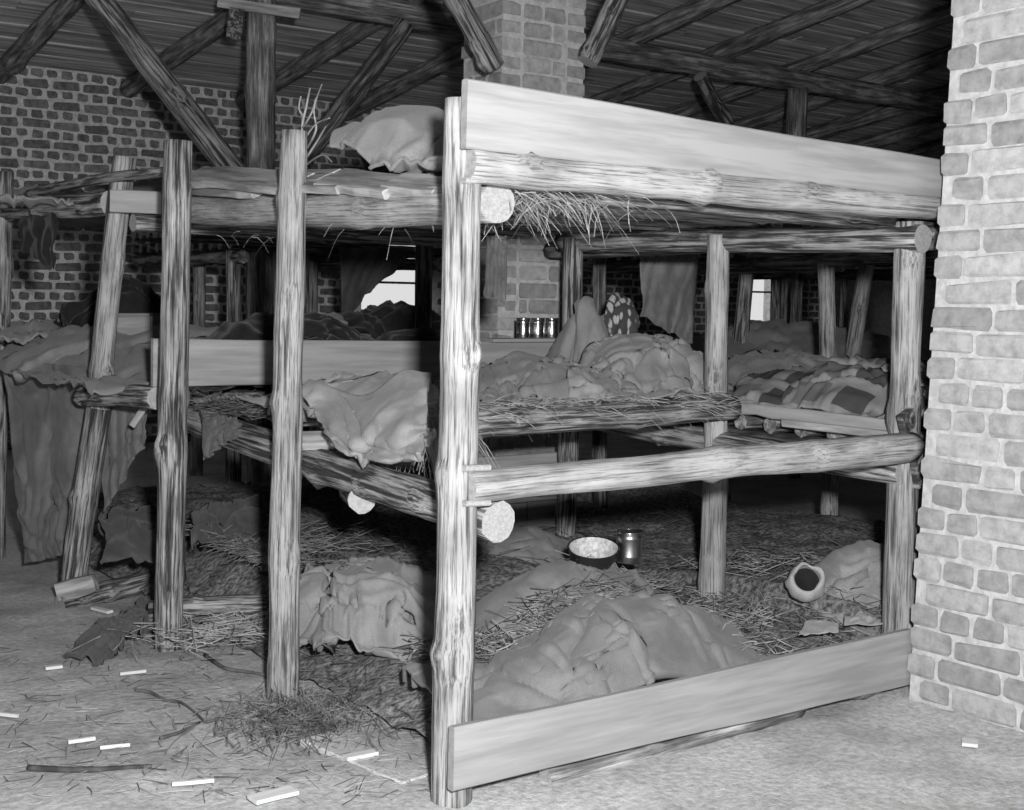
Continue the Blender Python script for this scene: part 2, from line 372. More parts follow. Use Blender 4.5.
def straw(name, n, sampler, lr, th, mat, seed, label, cat='straw', spread=.5, az=None, droop=0., parent=None, tilt=.25):
    rg = random.Random(seed); V = []; Fc = []
    for _ in range(n):
        p = Vector(sampler(rg)); L = rg.uniform(*lr); a = rg.uniform(0, 6.283) if az is None else rg.gauss(az, spread)
        el = rg.gauss(0, tilt); d = Vector((math.cos(a)*math.cos(el), math.sin(a)*math.cos(el), math.sin(el)))
        s = Vector((-d.y, d.x, 0)).normalized(); k = rg.uniform(-.35, .35); t = th*rg.uniform(.6, 1.3)
        for q in range(4):
            f = q/3; c = p+d*(L*(f-.5 if not droop else f))+s*(k*L*(f-.5)**2)-Vector((0, 0, droop*L*f*f)); tt = t*(1-.5*f)
            b0 = len(V); V += [tuple(c+s*tt), tuple(c-s*tt), tuple(c+Vector((0, 0, tt*1.3)))]
            if q:
                for j in range(3): m_ = (j+1) % 3; Fc.append((b0-3+j, b0-3+m_, b0+m_, b0+j))
    o = mobj(name, V, Fc, mat, parent, smooth=False)
    o['kind'] = 'stuff'
    return tag(o, label, cat) if parent is None else o
def stick(name, pts, r, mat, label=None, cat=None, group=None, parent=None, segs=7):
    """bent twig or cord through points"""
    pts = [Vector(p) for p in pts]; Q = []
    for i in range(len(pts)-1):
        a = pts[max(0, i-1)]; b_ = pts[i]; c = pts[i+1]; d = pts[min(len(pts)-1, i+2)]
        for s in range(5):
            t = s/5; Q.append(.5*((2*b_)+(c-a)*t+(2*a-5*b_+4*c-d)*t*t+(3*b_-a-3*c+d)*t**3))
    Q.append(pts[-1]); V = []; Fc = []; o0 = pts[0].copy()
    for i, p in enumerate(Q):
        d = (Q[min(i+1, len(Q)-1)]-Q[max(i-1, 0)]).normalized(); s = d.cross(Vector((.13, .21, 1))).normalized(); t = d.cross(s)
        rr = r*(1-.45*i/len(Q))*(1+.15*nz(i*.7, r*90, 2))
        for j in range(segs): a = j/segs*6.2832; V.append(tuple(p-o0+(s*math.cos(a)+t*math.sin(a))*rr))
    for i in range(len(Q)-1):
        for j in range(segs): k = (j+1) % segs; Fc.append((i*segs+j, i*segs+k, (i+1)*segs+k, (i+1)*segs+j))
    Fc += [tuple(range(segs-1, -1, -1)), tuple((len(Q)-1)*segs+j for j in range(segs))]
    o = mobj(name, V, Fc, mat, parent, Matrix.Translation(o0)); return tag(o, label, cat, group)

# ================================================================== SETTING
WY = 8.7; WTOP = 3.35; SL = .15; CRS = .088
def roofz(y): return WTOP+SL*(WY-y) if y > -1 else WTOP+SL*(WY+1)-SL*(-1-y)
def gz(x, y): return .018*nz(x*1.7, y*1.7, 3)+.010*nz(x*5, y*5, 8)
# floor
xs = np.unique(np.concatenate([np.arange(-9.2, -2.4, .4), np.arange(-2.4, 2.2, .05), np.arange(2.2, 20.1, .5)]))
ys = np.unique(np.concatenate([np.arange(-10.4, -2.8, .4), np.arange(-2.8, 3.6, .05), np.arange(3.6, 9.1, .4)]))
V = [(x, y, gz(x, y)+.006*nz(x*17, y*17, 1)) for x in xs for y in ys]; ny = len(ys)
Fc = [(i*ny+j, (i+1)*ny+j, (i+1)*ny+j+1, i*ny+j+1) for i in range(len(xs)-1) for j in range(ny-1)]
tag(mobj('floor', V, Fc, M_DIRT), 'trodden grey dirt floor of the barracks', kind='structure')

# bricks
_bm = {}
def brick_mesh(kind, L, D, mat):
    key = (kind, mat.name)
    if key not in _bm:
        out = []
        for v in range(5):
            old = mat is M_BRICKD; rg = random.Random(int(L*1000)+v); H = CRS-(.021 if old else .013); e = .006 if old else .004; L = L-(.006 if old else 0)
            vs_, fs = [], []
            prof = []
            c = .011
            pts = [(-L/2, -D/2), (L/2, -D/2), (L/2, D/2), (-L/2, D/2)]
            for zz, ins in ((-H/2, c), (-H/2+c, 0), (H/2-c, 0), (H/2, c)):
                for (x, y) in pts:
                    vs_.append((x-math.copysign(ins+abs(rg.gauss(0, e)), x), y-math.copysign(ins*.6+abs(rg.gauss(0, .002)), y), zz+rg.gauss(0, e*.8)))
            for i in range(3):
                for j in range(4): k = (j+1) % 4; fs.append((i*4+j, i*4+k, i*4+4+k, i*4+4+j))
            fs += [(3, 2, 1, 0), (12, 13, 14, 15)]
            out.append(mesh('brick', vs_, fs, mat, smooth=False))
        _bm[key] = out
    return _bm[key]
def emit_bricks(parent, lst, mat, limit=298):
    """lst of (x, y, z, length, depth, rotz). Those showing largest become parts, the rest one piece."""
    sc = []
    for b_ in lst:
        u, v = proj(b_[:3]); vis = -30 < u < 1054 and -20 < v < 830
        sc.append((0 if vis else 1, depth(b_[:3]), b_))
    sc.sort(key=lambda q: (q[0], q[1])); rest = []
    for i, (nv_, _, (x, y, z, L, D, rz)) in enumerate(sc):
        if nv_ == 0 and i < limit:
            me = brick_mesh('b%.3f' % L, L, D, mat)[rnd.randrange(5)]
            o = bpy.data.objects.new('brick', me)
            place(o, Matrix.Translation((x, y, z)) @ Matrix.Rotation(rz+rnd.gauss(0, .006), 4, 'Z') @ Matrix.Rotation(rnd.gauss(0, .006), 4, 'Y'), parent)
        else: rest.append((x, y, z, L, D, rz))
    if rest:
        V = []; Fc = []
        for (x, y, z, L, D, rz) in rest:
            me = brick_mesh('b%.3f' % L, L, D, mat)[rnd.randrange(5)]; k = len(V); cr, sr = math.cos(rz), math.sin(rz)
            for v in me.vertices: V.append((x+v.co.x*cr-v.co.y*sr, y+v.co.x*sr+v.co.y*cr, z+v.co.z))
            Fc += [tuple(k+i for i in p.vertices) for p in me.polygons]
        o = mobj('brickwork', V, Fc, mat, parent, smooth=False); o['kind'] = 'stuff'
SB, HB, DB, JT = .25, .119, .12, .013
def face_bricks(x0, x1, y, z0, z1, out, rz=0, flip=1, bond='flemish', seed=0, jitter=.004):
    """bricks along a face; in local frame: run along axis a from x0 to x1 at constant y"""
    rg = random.Random(seed); c = 0; z = z0+CRS/2
    while z < z1:
        x = x0-(0 if c % 2 == 0 else SB*.5 if bond == 'stretch' else (HB+JT)*.5)
        k = c
        row = 'S' if (c % 2 == 0) else 'H'
        while x < x1-.03:
            if bond == 'english': L = SB if row == 'S' else HB
            else: L = SB if rg.random() < .6 else HB
            a, b_ = max(x, x0), min(x+L, x1)
            if b_-a > .05: out.append(((a+b_)/2, y+rg.uniform(0, jitter), z+rg.gauss(0, .002), round(b_-a, 2)))
            x += L+JT
        z += CRS; c += 1

def pillar(name, x0, x1, y0, y1, label, seed, lean=0.):
    root = empty(name, (x0, y0, 0), label, 'pillar', kind='structure')
    zt = roofz((y0+y1)/2)+.05; ins = .008
    mc = boxes('mortar_core', [(x0+ins, x1-ins, y0+ins, y1-ins, -.05, zt)], M_MORT, root)
    for v in mc.data.vertices: v.co.y -= lean*v.co.z
    out = []; L = []
    face_bricks(y0, y1, 0, 0, zt, out, seed=seed)                     # the -X face
    for a, off, z, l in out: L.append((x0+DB/2-off, a, z, l, DB, math.pi/2))
    out = []; face_bricks(y0, y1, 0, 0, zt, out, seed=seed+1)
    for a, off, z, l in out: L.append((x1-DB/2+off, a, z, l, DB, math.pi/2))
    out = []; face_bricks(x0+DB+JT, x1-DB-JT, 0, 0, zt, out, seed=seed+2)
    for a, off, z, l in out: L.append((a, y0+DB/2-off, z, l, DB, 0))
    out = []; face_bricks(x0+DB+JT, x1-DB-JT, 0, 0, zt, out, seed=seed+3)
    for a, off, z, l in out: L.append((a, y1-DB/2+off, z, l, DB, 0))
    L = [(a, q-lean*z, z, l, D, rz) for a, q, z, l, D, rz in L]
    emit_bricks(root, L, M_BRICK)
    return root
PX0 = 1.85
pillar('brick_pillar', PX0, PX0+.62, -1.02, -.19, 'pale brick pillar close to the camera, cut by the right edge of the picture', 3, .026)
pillar('brick_pillar', PX0, PX0+.54, 2.36, 2.72, 'brick pillar in the middle, rising behind the tall corner post of the bunk', 11)

# back wall with windows
wins = []
for (pl, pr) in ((362, 430), (744, 781)):
    wins.append((P(pl, 290, Y=WY).x, P(pr, 290, Y=WY).x, .95, 2.05))
wb = empty('wall_back', (0, WY, 0), 'dark old brick wall at the far side of the barracks', kind='structure')
segs_ = []; x = -9.
for (a, b_, z0, z1) in wins:
    segs_ += [(x, a, WY+.012, WY+.3, -.1, WTOP+.12), (a, b_, WY+.012, WY+.3, -.1, z0), (a, b_, WY+.012, WY+.3, z1, WTOP+.12)]; x = b_
segs_.append((x, 20., WY+.012, WY+.3, -.1, WTOP+.12))
boxes('mortar_body', segs_, M_MORTD, wb)
out = []; face_bricks(-.8, 12, 0, .0, WTOP+.06, out, bond='english', seed=5)
L = []
for a, off, z, l in out:
    if any(p-.02-l/2 < a < q+.02+l/2 and z0-.05 < z < z1+.05 for p, q, z0, z1 in wins): continue
    L.append((a, WY+DB/2-off, z, l, DB, 0))
def wb_vis(b_):
    u, v = proj(b_[:3]); return 0 if (0 < u < 450 and (72 < v < 175 or 235 < v < 340)) else 1
seen = [q for q in L if wb_vis(q) == 0]; unseen = [q for q in L if wb_vis(q)]
seen.sort(key=lambda q: -q[2]); keep = seen[:298]; L2 = seen[298:]+unseen
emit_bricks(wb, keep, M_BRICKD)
V = []; Fc = []
for (x, y, z, l, D, rz) in L2:
    me = brick_mesh('b%.3f' % l, l, D, M_BRICKD)[rnd.randrange(5)]; k = len(V)
    for v in me.vertices: V.append((x+v.co.x, y+v.co.y, z+v.co.z))
    Fc += [tuple(k+i for i in p.vertices) for p in me.polygons]
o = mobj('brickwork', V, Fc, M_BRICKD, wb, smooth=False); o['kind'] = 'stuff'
for i, (a, b_, z0, z1) in enumerate(wins):
    wd = empty('window_%d' % (i+1), ((a+b_)/2, WY+.1, z0), 'bright small-paned window in the far brick wall', kind='structure')
    y0, y1 = WY+.10, WY+.15; t = .03; zm = (z0+z1)/2+.06
    boxes('window_frame', [(a, a+t, y0, y1, z0, z1), (b_-t, b_, y0, y1, z0, z1), (a+t, b_-t, y0, y1, z0, z0+t), (a+t, b_-t, y0, y1, z1-t, z1)], M_DARKLOG, wd)
    boxes('glazing_bar', [(a+t, b_-t, y0, y1-.01, zm-.012, zm+.012)], M_DARKLOG, wd)
    boxes('pane', [(a+t, b_-t, y0+.02, y0+.024, z0+t, zm-.012)], M_GLASS, wd)
    boxes('pane', [(a+t, b_-t, y0+.02, y0+.024, zm+.012, z1-t)], M_GLASS, wd)
tag(boxes('wall_left', [(-9.3, -9, -10.5, WY+.3, -.1, 5.2)], M_LOWBOUNCE), 'unseen end wall darkened against flash bounce', kind='structure')
tag(boxes('wall_right', [(19.9, 20.2, -10.5, WY+.3, -.1, 5.2)], M_LOWBOUNCE), 'unseen far end wall darkened against flash bounce', kind='structure')
tag(boxes('wall_front', [(-9, 20, -10.4, -10.1, -.1, 5.2)], M_LOWBOUNCE), 'wall behind the camera', kind='structure')

# ceiling: planks and rafters
ce = empty('ceiling', (6, WY, WTOP), 'underside of the low pitched plank roof', kind='structure')
yr = -1.0
V = []; 
for (x_, ) in ((-9.3,), (20.2,)):
    V += [(x_, WY+.4, roofz(WY+.4)+.03), (x_, yr, roofz(yr)+.03), (x_, -10.5, roofz(-10.5)+.03), (x_, WY+.4, roofz(WY+.4)+.13), (x_, yr, roofz(yr)+.13), (x_, -10.5, roofz(-10.5)+.13)]
Fc = [(0, 1, 7, 6), (1, 2, 8, 7), (3, 9, 10, 4), (4, 10, 11, 5), (0, 6, 9, 3), (2, 5, 11, 8), (0, 3, 4, 1), (1, 4, 5, 2), (6, 7, 10, 9), (7, 8, 11, 10)]
mobj('roof_deck', V, Fc, M_LOWBOUNCE, ce, smooth=False)
y = WY-.02; row = 0; pw = .165
upv = Vector((0, -1, SL)).normalized()
while y > 4.2:
    x = -1.5-rnd.uniform(0, 3); yc = y-pw/2
    while x < 19.5:
        Lp = rnd.uniform(3.2, 5.2); x2 = min(x+Lp, 19.8); dz = rnd.uniform(-.012, .004)
        board('roof_plank', (max(x, -4.9), yc, roofz(yc)+dz), (x2-.006, yc, roofz(yc)+dz+rnd.uniform(-.004, .004)), pw-rnd.uniform(.006, .016), .024, M_ROOFP, ce, up=upv, seed=row*7+x, wob=0)
        x = x2
    y -= pw; row += 1
for k in range(-1, 15):
    X = 2.25+1.12*k
    log('rafter', (X, WY+.12, roofz(WY+.12)-.10), (X+rnd.uniform(-.1, .1), .2, roofz(.2)-.10), .085, .075, M_DARKLOG, ce, 100+k, bend=.03, knots=5, segs=10)

# roof posts, purlin, braces
rt = empty('roof_truss', (2.05, 5.5, 0), 'dark log roof post and long purlin with slanting braces under the roof', 'roof truss')
dH = depth((2.05, 5.45, 0))
pb = P(262, 165, d=dH); log('roof_post', (pb.x, pb.y, -.03), P(261, -60, d=dH), .105, .098, M_DARKLOG, rt, 41, bend=.01)
pu0 = Vector((-.5, 5.62, 3.60)); log('purlin', pu0, (10.5, 5.62, 3.56), .11, .10, M_DARKLOG, rt, 42, bend=.05)
log('brace', P(236, 176, d=8.6), P(60, -52, d=8.6), .088, .080, M_PEEL2, rt, 43, bend=.012)
log('brace', P(303, 158, d=9.6), P(406, 24, d=9.9), .075, .070, M_BARK, rt, 44)
log('brace', P(728, 124, d=11.5), P(700, 76, d=11.2), .06, .06, M_BARK, rt, 45)
pq = P(797, 100, Y=5.62); log('roof_post', (pq.x, 5.62, 0), (pq.x, 5.62, 3.47), .11, .10, M_DARKLOG, rt, 46)
pr_ = empty('pillar_braces', (2.0, 2.3, 2.6), 'pair of slanting log struts nailed to the middle brick pillar under the roof', 'struts')
log('strut', P(494, 68, d=6.4), P(432, -45, d=6.2), .054, .052, M_PEEL2, pr_, 47, bend=.004)
log('strut', P(587, 62, d=6.9), P(630, -28, d=7.0), .055, .055, M_PEEL2, pr_, 48, bend=.004)
# little boards and bark at the post head
bd = P(238, 4, d=9.1); board('nailed_cleat', P(218, 2, d=9.1), P(300, 14, d=9.1), .07, .03, M_SLAB, rt, seed=3)
board('bark_flake', P(228, 22, d=9.05), P(243, 24, d=9.05), .20, .02, M_BARK, rt, seed=4, ragged=.03)

# ================================================================== MAIN BUNK
XE = 1.94
bk = empty('bunk_bed', (0, 0, 0), 'big three-tier bunk of peeled logs in front, boarded along its end', 'bunk')
dA = depth(P(452, 800, Z=0)); AY = P(452, 800, Z=0).y; dC = depth(P(283, 698, Z=0)); dB = depth(P(169, 647, Z=0)); dD = depth(P(72, 602, Z=0))
post('post', (451, 812), (463, 100), dA, .058, .051, M_PEEL, bk, 1, knots=6, rough=.07)
pC1 = P(294, 131, d=dC)
post('post', (282, 704), (294, 131), dC, .056, .046, M_PEEL, bk, 2, knots=7)
post('post', (169, 656), (178, 141), dB, .056, .055, M_PEEL2, bk, 3, knots=5)
dE = depth((XE, 0, 0)); dF = depth((XE, .9, 0)); dG = depth((XE, 1.86, 0))
pE = P(910, 222, d=dE); pE0 = P(899, 655, d=dE); log('post', (pE0.x, pE0.y, -.03), pE, .060, .054, M_PEEL, bk, 4, knots=6)
pF = P(718, 235, d=dF); pF0 = P(712, 600, d=dF); log('post', (pF0.x, pF0.y, -.02), pF, .058, .047, M_RAIL, bk, 5, knots=5)
pG = P(573, 238, d=dG); log('post', (pG.x-.02, pG.y, -.02), pG, .048, .048, M_PEEL2, bk, 6)
# side beams (run along Y behind the front posts)
XB = .115
log('side_beam', P(497, 203, X=XB-.02), P(186, 209, X=XB), .058, .060, M_RAIL, bk, 7, bend=.01, knots=5)
log('side_beam', P(498, 522, X=XB-.02), P(188, 417, X=XB), .058, .062, M_PEEL2, bk, 8, bend=.012, knots=6)
# end beams
log('end_beam', (XE+.02, -.10, 1.645), (XE+.02, 1.98, 1.69), .052, .050, M_PEEL2, bk, 9, bend=.01)
log('end_beam', (XE+.02, -.06, .79), (XE+.02, 1.98, .85), .050, .050, M_PEEL2, bk, 10, bend=.01)
# long front rails
YR = AY-.045
a = P(468, 163, Y=YR); log('top_rail', (a.x-.01, YR, a.z), P(936, 207, Y=YR), .052, .050, M_RAIL, bk, 11, bend=.008, knots=6)
a = P(470, 487, Y=YR); log('middle_rail', (a.x-.01, YR, a.z), P(912, 447, Y=YR+.01), .046, .055, M_RAIL, bk, 12, bend=.018, knots=5)
# notch ledges cut in the corner post
for (y_, s) in ((468, 1), (503, 2), (181, 3)):
    board('notch_ledge', P(462, y_, Y=AY-.05), P(487, y_-1, Y=AY-.05), .016, .04, M_CUT, bk, seed=s, wob=.001)
# end boards
yb = AY-.082
def edge_board(name, tl, tr, bl, br, yy, mat, seed):
    a, b_, c, d = P(*tl, Y=yy), P(*tr, Y=yy), P(*bl, Y=yy), P(*br, Y=yy)
    return board(name, (a+c)/2, (b_+d)/2, (a-c).length, .028, mat, bk, w1=(b_-d).length, seed=seed, wob=.006)
edge_board('end_board', (464, 80), (939, 160), (464, 149), (939, 198), yb, M_PLANK, 21)
edge_board('end_board', (452, 728), (908, 629), (450, 790), (908, 684), yb-.01, M_PLANK, 22)
log('sill_log', P(545, 780, Y=yb+.04), P(800, 708, Y=yb+.04), .032, .028, M_DARKLOG, bk, 13)
# upper deck poles (along X) resting on the beams
y = .02; i = 0
while y < 2.0:
    r = rnd.uniform(.030, .043); zb = 1.735+.03*(y > .3)
    log('deck_pole', (rnd.uniform(.16, .24), y, zb+rnd.uniform(-.008, .008)), (XE+rnd.uniform(.0, .05), y+rnd.uniform(-.01, .01), zb-.015), r, r*.85, (M_PEEL2, M_BARK, M_PEEL)[i % 3], bk, 200+i, bend=.01, knots=2, segs=9)
    y += r*2+rnd.uniform(.004, .03); i += 1
# middle deck poles, starting behind the open bay
y = .80; i = 0
while y < 1.93:
    r = rnd.uniform(.035, .045) if i else .056
    log('deck_pole', ((rnd.uniform(.22, .32) if i else .2), y, .905+r*.9), (XE+rnd.uniform(.0, .05), y+rnd.uniform(-.01, .01), .912+r*.9), r, r*.9, (M_PEEL2, M_BARK)[i % 2], bk, 300+i, bend=.008, knots=3, segs=10)
    y += r*2+rnd.uniform(.01, .03); i += 1
# partition boards between neighbouring bunks
YD = 2.02
a, b_ = P(152, 339, Y=YD), P(152, 387, Y=YD)
board('partition_board', (a+b_)/2, (XE+.06, YD, 1.105), (a-b_).length, .026, M_PLANK, bk, w1=.185, seed=31)
c_ = (P(510, 341, Y=YD-.05)); board('ledge', (c_.x-.1, YD, 1.207), (XE+.08, YD, 1.207), .11, .018, M_PLANK, bk, up=(0, 1, 0), seed=32)
board('partition_board', (1.50, YD, .555), (XE+.06, YD, .555), .19, .024, M_PLANK2, bk, seed=33)
board('partition_board', (1.53, YD-.01, .30), (1.78, YD-.01, .30), .25, .024, M_PLANK, bk, seed=34)
board('partition_board', (1.79, YD-.01, .30), (XE+.06, YD-.01, .30), .25, .024, M_PLANK, bk, seed=35)
board('ledge', (1.5, YD-.04, .436), (XE+.06, YD-.04, .436), .09, .018, M_PLANK2, bk, up=(0, 1, 0), seed=36)
# split slabs along the edge of the upper deck
def slab(pa, pb, w, seed, t=.03, mat=None): board('deck_slab', pa, pb, w, t, mat or M_SLAB, bk, up=(R0.x, R0.y, .35), seed=seed, wob=.01, ragged=.03)
for i, (x0, y0, x1, y1, w_) in enumerate([(192, 176, 300, 184, .12), (196, 186, 262, 190, .09), (262, 181, 350, 184, .11), (330, 180, 400, 187, .12), (395, 183, 447, 188, .10), (240, 178, 330, 178, .09)]):
    slab(P(x0, y0, X=.05+.012*i), P(x1, y1, X=.05+.012*i), w_*1.15, 50+i)
# lower deck logs by the aisle
log('bottom_log', P(150, 612, Z=.10), P(268, 606, Z=.12), .05, .05, M_PEEL2, bk, 14)
log('bottom_log', (.55, 1.15, .07), (1.9, 1.15, .10), .05, .05, M_BARK, bk, 15)
log('bottom_log', (.3, .05, .05), (1.9, .12, .08), .05, .05, M_BARK, bk, 16)
# bark at the joint with the brick pillar
board('bark_wrap', P(905, 412, Y=-.10), P(921, 485, Y=-.10), .075, .03, M_BARK, bk, up=(1, 0, .2), w1=.05, seed=9, ragged=.03)
# boards lying on the middle beam
board('loose_board', P(240, 430, X=.14), P(296, 447, X=.12), .11, .022, M_PLANK, bk, up=(1, .3, -.25), seed=71)
board('loose_board', P(296, 441, X=.05), P(432, 437, X=.3), .08, .03, M_SLAB, bk, up=(.8, .2, .5), seed=72, ragged=.02)
log('stub_log', P(352, 491, X=.25), P(362, 500, X=.08), .046, .046, M_PEEL2, bk, 73, knots=0, bend=0)

# ================================================================== LEFT BUNK
bl = empty('bunk_bed', (-.1, 2.9, 0), 'left bunk with a leaning, half-barked post beside the hanging blanket', 'bunk')
def lp(name, b0, t0, d, *a, **k): return log(name, P(*b0, d=d), P(*t0, d=d), *a, **k)
lp('post', (72, 606), (99, 408), dD, .058, .056, M_PEEL2, bl, 81, knots=3)
lp('post', (98, 412), (125, 157), dD-.0, .052, .050, M_PEEL, bl, 82, knots=4)
lp('post', (-4, 560), (4, 172), dD+1.0, .05, .05, M_PEEL2, bl, 83)
dd = dD-.14
board('cut_beam_end', P(112, 201, d=dd), P(163, 203, d=dd), .095, .06, M_PLANK, bl, seed=6, wob=.004)
q0 = P(133, 223, d=dD-.05); log('deck_log', q0, q0+Vector((1.9, .1, .0)), .040, .040, M_PEEL2, bl, 84, bend=.004)
log('side_beam', P(112, 203, d=dD+.08), P(-25, 206, d=dD+1.2), .06, .06, M_PEEL2, bl, 85)
log('side_beam', P(84, 396, d=dD-.08), P(158, 398, d=dB+.12), .048, .046, M_PEEL2, bl, 86)
log('edge_pole', P(30, 195, d=dD+.7), P(168, 172, d=dB+.3), .026, .022, M_PEEL2, bl, 87, bend=.02)
board('hanging_slab', P(132, 426, d=5.5), P(147, 404, d=5.5), .03, .02, M_PLANK2, bl, seed=8)
y = 2.95; i = 0
while y < 5.3:
    r = rnd.uniform(.035, .045)
    log('deck_pole', (.7, y-.88, 1.745), (1.95 if y-.88 > 2.85 else 1.83, y-.88, 1.745), r, r, M_BARK, bl, 400+i, bend=.01, knots=2, segs=8)
    log('deck_pole', (.4, y-.86, .93), (2.75 if y-.86 > 2.85 else 1.83, y-.86, .93), r, r, M_BARK, bl, 430+i, bend=.01, knots=2, segs=8)
    y += .11; i += 1
log('end_post', (XE, 3.2, 0), (XE, 3.2, 1.7), .05, .05, M_BARK, bl, 88)
log('end_post', (XE, 4.7, 0), (XE, 4.7, 1.7), .05, .05, M_BARK, bl, 89)
log('bottom_log', P(60, 606, d=dD-.1), P(160, 580, d=dD+.25), .05, .05, M_PEEL2, bl, 90)
board('base_block', P(58, 592, d=dD-.09), P(96, 583, d=dD-.09), .075, .05, M_SLAB, bl, seed=12, ragged=.03)

# ================================================================== BUNKS BEYOND
def far_bunk(label, posts, x0, x1, y0, y1, top=1.74, mid=.95, seed=500):
    b0 = empty('bunk_bed', (x0, y0, 0), label, 'bunk')
    for i, (px, pxt, d, r, m) in enumerate(posts):
        a = P(px, 330, d=d); t = P(pxt, 255, d=d); dr = (t-a); k = (0-a.z)/dr.z; k2 = (top-.04-a.z)/dr.z
        log('post', a+dr*k, a+dr*k2, r, r*.92, m, b0, seed+i, knots=4, segs=10)
    for zz in (top, mid):
        n = int((y1-y0)/.16)
        for k in range(n+1):
            yy = y0+(y1-y0)*k/max(1, n)
            log('deck_pole', (x0, yy, zz), (x1, yy, zz), .04, .038, M_BARK, b0, seed+20+k, bend=.006, knots=1, segs=7, cut=M_DARKLOG)
        for xx in (x0+.06, x1-.06):
            log('cross_beam', (xx, y0-.08, zz-.085), (xx, y1+.08, zz-.085), .045, .045, M_BARK, b0, seed+70, knots=2, segs=8, cut=M_DARKLOG)
    return b0
far_bunk('dim bunk beside the far window, seen between the two left front posts', [(198, 199, 10., .05, M_PEEL), (233, 233, 8.8, .056, M_PEEL2), (312, 313, 11., .045, M_PEEL), (344, 347, 10.2, .046, M_PEEL), (425, 425, 9.6, .05, M_BARK)], 1.62, 3.3, 5.1, 6.9)
nb = far_bunk('bunk past the end posts with a checked blanket on its middle deck', [(827, 826, 7.2, .05, M_PEEL), (600, 600, 7.6, .045, M_BARK)], 2.06, 3.68, .02, 2.2, 1.74, .90, 540)
board('edge_board', (2.0, -.02, .955), (2.0, .98, .965), .05, .03, M_PLANK, nb, seed=91, ragged=.01)
board('deck_board', (2.02, .0, .93), (2.02, .55, .93), .10, .03, M_SLAB, nb, up=(1, 0, .2), seed=92)
far_bunk('farther bunk behind the checked blanket, beside the narrow bright window', [(741, 749, 9., .055, M_PEEL2), (776, 776, 11., .05, M_BARK), (796, 797, 10.5, .05, M_BARK), (856, 868, 8.6, .055, M_PEEL), (842, 844, 12., .045, M_PEEL2)], 4.4, 6.3, 2.4, 4.7, 1.74, .95, 580)

# ================================================================== BEDDING
fz = lambda z: (lambda x, y: np.zeros_like(x)+z)
# bottom deck: straw bedding base under everything
def base_fn(x, y):
    return .13+.05*np.sin(x*3+1)*np.sin(y*3.3)
gx = np.linspace(.12, 3.7, 110); gy = np.linspace(-.05, 4.4, 120)
V = []; Fc = []
def bed_h(x, y):
    e = min(1, (x-.05)/.35)*min(1, max(0, (y+.15)/.12)); k = min(1, max(0, (y-1.1)/.7)) if x < 2 else .6
    return (.13+.05*math.sin(x*3+1)*math.sin(y*3.3)+.14*k*min(1, x/.8))*max(.1, e)+.03*nz(x*7, y*7, 2)+.014*nz(x*22, y*22, 5)
for x in gx:
    for y in gy: V.append((x, y, bed_h(x, y)))
Fc = [(i*120+j, (i+1)*120+j, (i+1)*120+j+1, i*120+j+1) for i in range(109) for j in range(119) if not (PX0-.03 < gx[i] < PX0+.55 and 2.32 < gy[j] < 2.74)]
M_CHAFF = plain_mat('chaff_bedding', .10, .36, (45, 45, 45), 6, 1, .8, .02, False)
tag(mobj('straw_bedding', V, Fc, M_CHAFF), 'matted chaff and straw bedding covering the lowest decks', 'straw', kind='stuff')
bedh = np.vectorize(bed_h)
def bedsurf(*ms):
    def f(x, y):
        z = base_fn(x, y)
        for m in ms: z = np.maximum(z, .1+m(x, y))
        return z
    return f
# front blanket mound
m1 = mound(.86, .24, .62, .30, .27, .12)
heap('blanket', [(.10, -.03), (1.45, -.03), (1.36, .52), (.18, .50)], bedsurf(m1), M_WOOL, 'thick grey blanket mounded behind the lower end board of the front bunk', 'blanket', 1.10, 64, 3, 70, .012, thick=.012, wr=.016, wf=3.0)
m2 = mound(1.18, .92, .55, .27, .25, .1)
heap('blanket', [(.62, .70), (1.72, .66), (1.72, 1.2), (.75, 1.2)], bedsurf(m2), M_WOOL2, 'grey blanket under the dark bowl and the tin mug on the lowest deck', 'blanket', 1.08, 44, 5, 70, .012, wr=.012)
heap('folded_cloth', [P(518, 578, Z=.3)[:2], P(575, 575, Z=.3)[:2], P(585, 545, Z=.38)[:2], P(545, 545, Z=.38)[:2]], bedsurf(mound(1.2, 1.35, .4, .3, .24)), M_WOOL2, 'pointed fold of grey cloth to the left of the dark bowl', 'cloth', 1.08, 26, 6, 60, .01)
heap('blanket', [(.95, 1.45), (1.85, 1.4), (1.85, 1.9), (1.0, 1.92)], bedsurf(mound(1.5, 1.68, .45, .25, .22)), M_WOOL, 'dark grey bedding at the back of the lowest deck beneath the middle rail', 'blanket', 1.12, 36, 7, 70, .015)
# lower left blanket
c5 = P(362, 610, Z=.25)
heap('blanket', [P(284, 672, Z=.05)[:2], P(446, 690, Z=.05)[:2], P(440, 575, Z=.3)[:2], P(300, 570, Z=.3)[:2]], surf(.05, mound(c5.x+.12, c5.y+.10, .42, .50, .32, .5), mound(c5.x-.1, c5.y-.2, .5, .35, .12, .5)), M_WOOL2, 'rumpled light grey blanket spilling to the aisle between two front posts', 'blanket', 1.12, 60, 9, 70, .02, wr=.035, wf=3.5)
heap('blanket', [P(190, 590, Z=.1)[:2], P(262, 590, Z=.1)[:2], P(265, 480, Z=.25)[:2], P(190, 480, Z=.25)[:2]], surf(.16, mound(P(230, 530, Z=.3).x, P(230, 530, Z=.3).y, .8, .6, .22)), M_WOOL3, 'dark bedding deep in the lowest deck between the two left posts', 'blanket', 1.15, 40, 10, 80, .02, wr=.035, wf=3)
